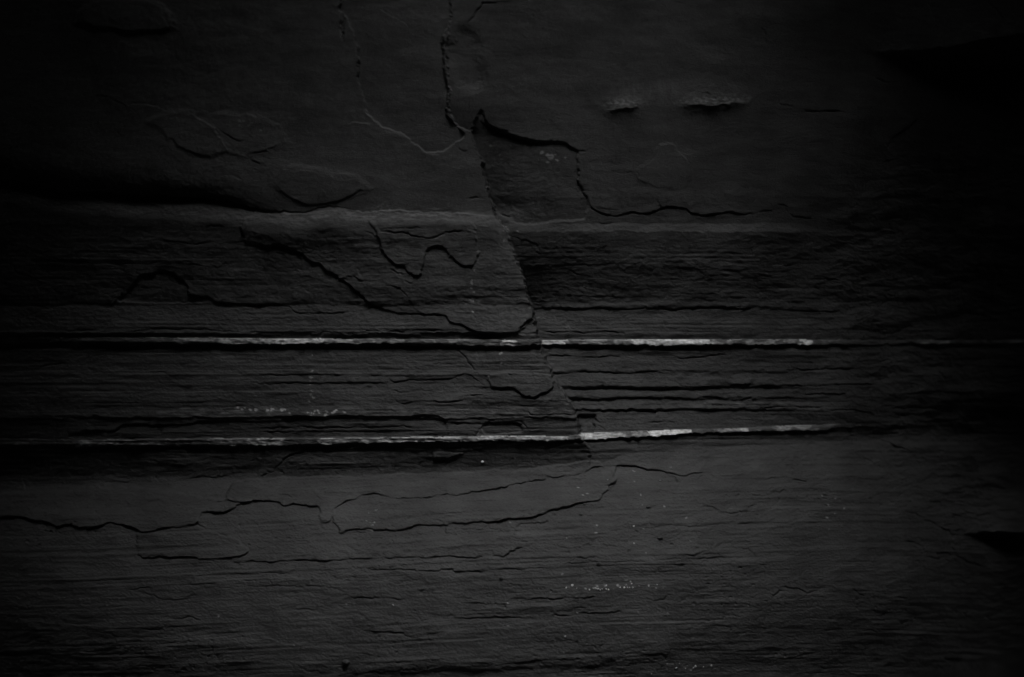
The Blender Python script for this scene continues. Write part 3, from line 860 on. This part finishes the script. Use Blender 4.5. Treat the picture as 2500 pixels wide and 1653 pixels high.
dust_and_light(1150, 738, 30, 7, 0.12, 211, 10, 6); dust_and_light(1430, 698, 9, 8, 0.18, 212, 6, 6)
dust_and_light(1850, 990, 180, 10, 0.05, 213); dust_and_light(1500, 1150, 260, 8, 0.02, 214)
dust_and_light(560, 385, 60, 40, 0.03, 215, 9, 6); dust_and_light(2110, 955, 60, 5, 0.02, 216)
dust_and_light(1330, 775, 26, 3, 0.16, 217, 8, 4); dust_and_light(1392, 797, 14, 3, 0.16, 218, 6, 4)
# lit rim painted along the left block's broken edge, over paler fracture rock
lit_rim = np.where(dfault < 4, np.exp(np.minimum(dfault, 0) / 34), 0) * sstep(500, 560, V) * (1 - sstep(1020, 1060, V)) * sstep(-0.5, 0.5, fbm(U / 16, V / 12, 3, 230))
pale = np.where(seam_mask, pale, np.maximum(pale, 0.045 * lit_rim)).astype(F)
# flecks of calcite
def flecks(cx, cy, rx, ry, n, val, size, seed):
    global pale
    r = random.Random(seed)
    for _ in range(n):
        x, y = r.gauss(cx, rx), r.gauss(cy, ry)
        s = size * r.uniform(0.5, 1.3)
        sl = box_of([(x, y)], 16)
        d = np.hypot((Uw[sl] - x) * r.uniform(0.5, 1), Vw[sl] - y)
        pale[sl] = np.maximum(pale[sl], val * r.uniform(0.4, 1) * (1 - sstep(s * 0.6, s * 1.2, d)))
flecks(762, 960, 2.0, 42, 17, 0.3, 1.9, 1); flecks(775, 1007, 28, 4, 16, 0.55, 3.0, 2)
flecks(620, 999, 40, 2, 14, 0.5, 2.4, 3); flecks(1156, 690, 3, 35, 9, 0.4, 2.2, 4)
flecks(1345, 385, 18, 14, 12, 0.25, 3.2, 5); flecks(1225, 870, 3, 10, 5, 0.5, 1.8, 6)
flecks(1230, 375, 30, 40, 14, 0.10, 2.0, 7); flecks(612, 310, 14, 14, 10, 0.12, 2.4, 8)
flecks(910, 1270, 6, 18, 8, 0.22, 2.2, 9); flecks(1240, 555, 8, 10, 10, 0.25, 2.2, 11)
flecks(1490, 1434, 70, 4, 26, 0.35, 1.6, 12)
flecks(1690, 1625, 45, 7, 8, 0.3, 1.8, 14); flecks(2020, 1235, 20, 30, 8, 0.35, 2.0, 15)
flecks(1500, 1250, 160, 70, 22, 0.35, 1.7, 16); flecks(1250, 1520, 400, 60, 18, 0.3, 1.8, 17)

# ------------------------------------------------------------------ world positions and normals
P = B + H
WX = ((u0 - 1250) * S).astype(np.float64)
WZ = (CAM_Z - (v0 - 826.5) * S).astype(np.float64)
WY = (-P * S).astype(np.float64)
co = np.stack([WX, WY, WZ], -1)
du = np.gradient(WY, axis=1) / np.gradient(WX, axis=1)
dz = np.gradient(WY, axis=0) / np.gradient(WZ, axis=0)
nrm = np.stack([du, -np.ones_like(du), dz], -1)
nrm /= np.linalg.norm(nrm, axis=-1, keepdims=True)

# ------------------------------------------------------------------ split the face into its bodies, slabs, layers and seam blocks
def cell(a): return a[:-1, :-1]
cu, cv = cell(Uw), cell(Vw)
cleft = cell(left_of_fault)
ids = np.zeros(cu.shape, np.int32)
REG = {}
def reg(key, name, label, parent): 
    REG[key] = (len(REG) + 1, name, label, parent)
    return REG[key][0]

BODY = {
    'overhang': ('overhang', 'dark smooth overhanging mass, upper left, with rounded lower lip'),
    'upper_wall': ('upper_wall', 'dark smooth upper wall right of the steep fracture'),
    'bank_left': ('slate_bank', 'flaking slate above the upper pale seam, left of the fracture'),
    'bank_right': ('slate_bank', 'evenly bedded slate above the upper pale seam, right of the fracture'),
    'seam_upper': ('quartz_seam', 'upper pale quartz seam, straight and broken into blocks'),
    'between_left': ('slate_bank', 'bedded slate between the pale seams, left of the fracture'),
    'between_right': ('slate_bank', 'deeply stepped slate between the pale seams, right of the fracture'),
    'seam_lower': ('quartz_seam', 'lower pale quartz seam, rising to the right'),
    'apron': ('apron', 'grey slate apron that leans out below the lower pale seam'),
    'corner': ('corner_wall', 'black broken corner at the right end of the face'),
    'brow': ('brow', 'overhanging block in the top right corner'),
}
body = np.zeros(cu.shape, np.int16)
keys = list(BODY)
def setb(key, m): body[m] = keys.index(key)
ct1, ct2 = cell(t1), cell(t2)
setb('apron', np.ones(cu.shape, bool))
setb('between_left', (ct2 < 0) & cleft); setb('between_right', (ct2 < 0) & ~cleft)
setb('bank_left', (ct1 < 0) & cleft); setb('bank_right', (ct1 < 0) & ~cleft)
upper_r = curve('1000,470 1440,505 1500,525 1570,520 1640,510 1700,508 1790,520 1850,516 1960,530 2100,540')
setb('upper_wall', (cv < cell(upper_r)) & ~cleft)
setb('overhang', (cv < cell(lip_left)) & cleft)
setb('corner', (cu > cell(corner_u)) & (ct2 < 0))
setb('brow', (cell(do) > 0) & (cu > 2060) & ~cleft)
setb('seam_upper', (ct1 >= 0) & (ct1 <= 1)); setb('seam_lower', (ct2 >= 0) & (ct2 <= 1))

# bedding layers: (body, name, label, lower boundary curves from the top down)
def C(text): return cell(curve(text))
LAYERS = {
    'bank_left': [C('-400,741 0,741 170,741 500,739 700,742 760,764 900,764 1240,764'), C('-400,808 150,808 600,809 1050,806 1240,815')],
    'bank_right': [C('1200,643 1600,643 1850,655 2100,660'), C('1200,751 1500,751 1850,752 2100,765'), C('1200,808 1550,811 2100,812')],
    'between_left': [C('-400,914 0,914 600,914 950,914 1340,913'), C('-400,958 600,955 960,951 1180,946 1360,947'), C('-400,1015 600,1018 1070,1016 1400,1012')],
    'between_right': [C('1300,911 1600,908 1850,905 2100,899'), C('1300,953 1500,951 1700,946 1850,943 2150,938'), C('1300,975 1500,975 1850,974 2100,962'), C('1300,1011 1480,1005 1850,997 2100,993')],
    'apron': [cell(crease), C('-400,1261 0,1261 180,1285 480,1281 650,1225 780,1236 900,1210 1200,1196 1470,1140 1650,1158 1900,1150 2600,1190'),
              C('-400,1375 340,1362 600,1373 900,1362 1230,1358 1300,1325 1600,1280 2600,1300'), C('-400,1470 600,1458 900,1460 1250,1465 1500,1455 2000,1440 2600,1470'),
              C('-400,1545 700,1543 1200,1545 1500,1500 2000,1490 2600,1540'), cell(roll)],
}
for key, (nm, lab) in BODY.items():
    ids[body == keys.index(key)] = reg(key, nm, lab, None)
for key, cur in LAYERS.items():
    bm = body == keys.index(key)
    done = np.zeros(cu.shape, bool)
    for i, c in enumerate(cur):
        m = bm & (cv < c) & ~done
        done |= m
        if i == 0 and key != 'apron':
            continue                                   # the top layer is the body's own mesh
        ids[m] = reg(f'{key}_{i}', 'bedding_layer', None, key)
for i, (sname, val, a, b) in enumerate(BLOCKS):
    m = cell(block_idx) == i
    if m.any():
        lab = None
        if val > 0.8: lab = 'bright clean white quartz block'
        elif val < 0.12: lab = 'nearly black stretch of the seam'
        ids[m] = reg(f'block_{i}', 'quartz_block', lab, 'seam_' + sname)
for i, (nm, lab, key, outline, th, edge) in enumerate(PLATES):
    m = (cell(plate_idx) == i) & ~((ct1 >= 0) & (ct1 <= 1)) & ~((ct2 >= 0) & (ct2 <= 1))
    if m.any(): ids[m] = reg(f'plate_{i}', nm, lab, key)

root = bpy.data.objects.new('rock_face', None)
root.empty_display_size = 0.2
scene.collection.objects.link(root)
root['label'] = 'dark layered slate rock face crossed by two pale horizontal quartz seams'
root['category'] = 'rock face'

vid = np.arange(NX * NV).reshape(NV, NX)
quads_all = np.stack([vid[:-1, :-1], vid[1:, :-1], vid[1:, 1:], vid[:-1, 1:]], -1).reshape(-1, 4)
flat_ids = ids.ravel()
order = np.argsort(flat_ids, kind='stable')
sorted_ids = flat_ids[order]
cof, nof, pf = co.reshape(-1, 3), nrm.reshape(-1, 3), pale.ravel()
BACK = 60 * S                                           # how far the sides of each piece run back into the rock
def build(rid, name, mat=None):
    a, b = np.searchsorted(sorted_ids, [rid, rid + 1])
    if b <= a: return None
    q = quads_all[order[a:b]]
    used, inv = np.unique(q, return_inverse=True)
    q = inv.reshape(-1, 4)
    verts = cof[used]; norms = nof[used]; pl = pf[used]
    # sides: border edges extruded back into the rock
    e = np.concatenate([q[:, [0, 1]], q[:, [1, 2]], q[:, [2, 3]], q[:, [3, 0]]])
    n = len(used)
    fw = e[:, 0].astype(np.int64) * n + e[:, 1]; bk = e[:, 1].astype(np.int64) * n + e[:, 0]
    border = e[~np.isin(fw, bk)]
    bv, binv = np.unique(border, return_inverse=True)
    binv = binv.reshape(-1, 2) + n
    back = verts[bv].copy(); back[:, 1] += BACK
    side = np.stack([border[:, 1], border[:, 0], binv[:, 0], binv[:, 1]], -1)
    verts = np.concatenate([verts, back]); pl = np.concatenate([pl, pl[bv]])
    faces = np.concatenate([q, side])
    me = bpy.data.meshes.new(name)
    me.vertices.add(len(verts)); me.vertices.foreach_set('co', verts.astype(F).ravel())
    me.loops.add(len(faces) * 4); me.loops.foreach_set('vertex_index', faces.astype(np.int32).ravel())
    me.polygons.add(len(faces))
    me.polygons.foreach_set('loop_start', np.arange(0, len(faces) * 4, 4, dtype=np.int32))
    me.update(calc_edges=True)
    me.polygons.foreach_set('use_smooth', np.ones(len(faces), bool))
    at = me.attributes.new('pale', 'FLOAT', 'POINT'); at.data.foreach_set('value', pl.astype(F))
    sn = np.repeat(np.cross(verts[side[:, 1]] - verts[side[:, 0]], verts[side[:, 2]] - verts[side[:, 1]]), 4, axis=0)
    ln = np.concatenate([norms[q.ravel()], sn / np.maximum(np.linalg.norm(sn, axis=1, keepdims=True), 1e-12)])
    me.normals_split_custom_set(ln.astype(F))
    me.materials.append(mat or SLATE)
    o = bpy.data.objects.new(name, me)
    scene.collection.objects.link(o)
    return o

made = {}
for key, (rid, name, label, parent) in REG.items():
    if parent is None:
        o = build(rid, name)
        if o is None:
            o = bpy.data.objects.new(name, None); scene.collection.objects.link(o)
        o.parent = root
        if label: o['label'] = label
        made[key] = o
for key, (rid, name, label, parent) in REG.items():
    if parent is not None:
        o = build(rid, name)
        if o is None: continue
        o.parent = made[parent]
        if label: o['label'] = label

# ------------------------------------------------------------------ added unseen dome round the viewer: shades the borders, light enters by a gap
def add_shade_dome():
    nth, nph = 120, 64
    th = np.linspace(0, 2 * np.pi, nth, endpoint=False)
    ph = np.linspace(0.02, np.pi * 0.80, nph)
    T, Ph = np.meshgrid(th, ph)
    dx, dy, dzz = np.sin(Ph) * np.cos(T), np.sin(Ph) * np.sin(T), np.cos(Ph)
    r = 1 + 0.03 * fbm((3 * T).astype(F), (3 * Ph).astype(F), 4, 320)
    x, y, z = SH_C[0] + SH_R[0] * dx * r, SH_C[1] + SH_R[1] * dy * r, SH_C[2] + SH_R[2] * dzz * r
    gap = (((x - GAP[0]) / GAP[2]) ** 2 + ((y - GAP[1]) / GAP[3]) ** 2 < (1 + 0.25 * fbm((4 * x).astype(F), (4 * y).astype(F), 3, 330))) & (z > SH_C[2])
    i = np.arange(nth * nph).reshape(nph, nth)
    j = np.roll(i, -1, axis=1)
    q = np.stack([i[:-1], j[:-1], j[1:], i[1:]], -1).reshape(-1, 4)
    g = gap.ravel()
    q = q[~(g[q].all(1))]
    me = bpy.data.meshes.new('shade_dome')
    me.from_pydata(np.stack([x, y, z], -1).reshape(-1, 3).tolist(), [], q.tolist())
    me.materials.append(SLATE)
    o = bpy.data.objects.new('shade_dome', me)
    scene.collection.objects.link(o)
    sol = o.modifiers.new('thickness', 'SOLIDIFY'); sol.thickness = 0.08; sol.offset = 1
    o['kind'] = 'structure'
    o['label'] = 'added dark dome around the viewer that shades the borders of the face'
SH_C, SH_R = (0.0, -1.0, 1.2), (1.5, 1.8, 1.25)
GAP = (0.055, -0.75, 0.34, 0.31)                          # middle and half sizes of the gap in the added dome
add_shade_dome()

# ------------------------------------------------------------------ ground in front of the face
def ground_sheet():
    g = np.concatenate([-np.geomspace(900, 0.5, 22), np.linspace(-0.4, 0.4, 5), np.geomspace(0.5, 900, 22)])
    gx, gy = np.meshgrid(g, g - 1.0)
    gz = 0.03 * fbm(gx.astype(F), gy.astype(F), 3, 300) * np.exp(-np.hypot(gx, gy) / 30)
    me = bpy.data.meshes.new('ground')
    n = len(g)
    i = np.arange(n * n).reshape(n, n)
    f = np.stack([i[:-1, :-1], i[:-1, 1:], i[1:, 1:], i[1:, :-1]], -1).reshape(-1, 4)
    me.from_pydata(np.stack([gx, gy, gz], -1).reshape(-1, 3).tolist(), [], f.tolist())
    me.materials.append(GROUND)
    o = bpy.data.objects.new('ground', me)
    scene.collection.objects.link(o)
    o['kind'] = 'structure'
    o['label'] = 'dark gravelly ground in front of the rock face'
    return o
ground_sheet()

# ------------------------------------------------------------------ stones and chips lying or stuck on the face
def surface_at(px, py):
    sl = box_of([(px, py)], 12)
    d = np.hypot(U[sl] - px, V[sl] - py)
    j, i = np.unravel_index(np.argmin(d), d.shape)
    return Vector(co[sl][j, i]), Vector(nrm[sl][j, i])

def stone_mesh(seed, flat):
    r = random.Random(seed)
    v, f = [], []
    rings, seg = 4, 7
    v.append((0, 0, 1.0))
    for a in range(1, rings):
        ph = math.pi * a / rings
        for b in range(seg):
            t = 2 * math.pi * (b + 0.3 * r.random()) / seg
            q = r.uniform(0.78, 1.15)
            v.append((q * math.sin(ph) * math.cos(t), q * math.sin(ph) * math.sin(t), q * math.cos(ph)))
    v.append((0, 0, -1.0))
    for b in range(seg):
        f.append((0, 1 + b, 1 + (b + 1) % seg))
        for a in range(rings - 2):
            o = 1 + a * seg
            f.append((o + b, o + seg + b, o + seg + (b + 1) % seg, o + (b + 1) % seg))
        o = 1 + (rings - 2) * seg
        f.append((o + b, len(v) - 1, o + (b + 1) % seg))
    me = bpy.data.meshes.new('stone')
    me.from_pydata([(x, y * flat, z * 0.62) for x, y, z in v], [], f)
    return me

def stone(name, px, py, size, paleness, label, cat, group=None, seed=0, flat=0.75, tilt=0.0, parent=None):
    me = stone_mesh(seed + 500, flat)
    at = me.attributes.new('pale', 'FLOAT', 'POINT')
    at.data.foreach_set('value', np.full(len(me.vertices), paleness, F))
    me.materials.append(SLATE)
    o = bpy.data.objects.new(name, me)
    scene.collection.objects.link(o)
    p, n = surface_at(px, py)
    o.location = p + n * (size * S * 0.25)
    o.rotation_euler = n.to_track_quat('Z', 'Y').to_euler()
    o.rotation_euler.rotate_axis('Z', tilt)
    o.scale = (size * S,) * 3
    o['label'] = label
    if parent: o.parent = parent
    else:
        o['category'] = cat
        if group: o['group'] = group
    return o

def q(sheet, x, y): return pts(sheet, f'{x},{y}')[0]
g = 'small stones stuck on the lower rock'
stone('pebble', *q('C3', 680, 848), 6.0, 0.0, 'round dark pebble alone above the row of pale grit', 'pebble', g, 1)
stone('pebble', *q('C3', 590, 470), 5.0, 0.03, 'dark pebble caught under the end of the rising crack', 'pebble', g, 2)
stone('pebble', *q('C3', 570, 535), 5.0, 0.0, 'dark pebble just below another one under the rising crack', 'pebble', g, 3)
stone('pebble', *q('C3', 1070, 685), 8.0, 0.0, 'flat dark stone right of centre on the lower face', 'pebble', g, 4, 0.4)
stone('pebble', *q('C3', 870, 755), 4.0, 0.02, 'small dark pebble near a tiny white chip', 'pebble', g, 5)
stone('pebble', *q('C3', 1000, 490), 6.5, 0.0, 'flat dark stone under the hooked crack', 'pebble', g, 6, 0.35)
stone('pebble', *q('C3', 60, 937), 5.5, 0.0, 'dark pebble left of the row of pale grit', 'pebble', g, 7)
stone('pebble', *q('C2', 635, 1468), 9.0, 0.0, 'dark knob standing out near the bottom edge', 'pebble', g, 8, 0.8)
stone('pebble', *q('C3', 900, 607), 2.6, 0.6, 'tiny white chip, upper of two right of centre', 'pebble', g, 9)
stone('pebble', *q('C3', 905, 718), 2.6, 0.6, 'tiny white chip, lower of two right of centre', 'pebble', g, 10)
stone('pebble', *q('C3', 740, 317), 2.8, 0.4, 'slender pale chip at the end of the wavy crack', 'pebble', g, 11, 0.45, 0.5)
stone('pebble', *q('C3', 1075, 322), 2.8, 0.35, 'slender pale chip in the sunken patch', 'pebble', g, 12, 0.45)
stone('pebble', *q('C3', 470, 1308), 3.0, 0.55, 'single pale chip low on the face below the grit', 'pebble', g, 13)
stone('pebble', *q('C2', 935, 1112), 3.2, 0.3, 'slanting pale chip low and left of centre', 'pebble', g, 14, 0.45, -0.6)
stone('nodule', *q('C2', 1500, 202), 3.6, 0.95, 'round white nodule under the lower pale seam', 'nodule', None, 15, 0.95, 0.0, made['apron'])
rr = random.Random(5)
for x, y, sz in ((515, 985, 4), (470, 1000, 3), (540, 1003, 2.4), (620, 1012, 2.6), (645, 1004, 3.2), (660, 1003, 4.2), (672, 1010, 3), (690, 1012, 3), (705, 1008, 2.6), (728, 1009, 3.2), (740, 1012, 2.4),
                 (728, 986, 2.4), (815, 1000, 2.4), (845, 1000, 2.8), (862, 999, 2.8), (880, 1001, 2.4), (897, 1000, 2.8), (883, 965, 2.8), (890, 975, 2.4), (1000, 984, 2.4), (995, 990, 2.2), (1048, 978, 2)):
    stone('grit_stone', *q('C3', x, y), sz * 0.85, rr.uniform(0.4, 0.8), 'tiny pale stone in the row of grit on the lower ledge', 'grit', 'pale grit on the lower ledge', 40 + x, rr.uniform(0.5, 0.9), rr.uniform(-1, 1))
for x, y, sz in ((1190, 1480, 3.4), (1170, 1505, 3.4), (1290, 1498, 4), (1282, 1506, 3), (1395, 1494, 3.6), (1230, 1510, 2.4), (1015, 1545, 2.6), (1340, 1500, 2.2)):
    stone('grit_stone', *q('C3', x, y), sz * 0.85, rr.uniform(0.25, 0.5), 'tiny pale stone scattered at the bottom edge right of centre', 'grit', 'pale grit at the bottom edge', 90 + x, rr.uniform(0.5, 0.9), rr.uniform(-1, 1))
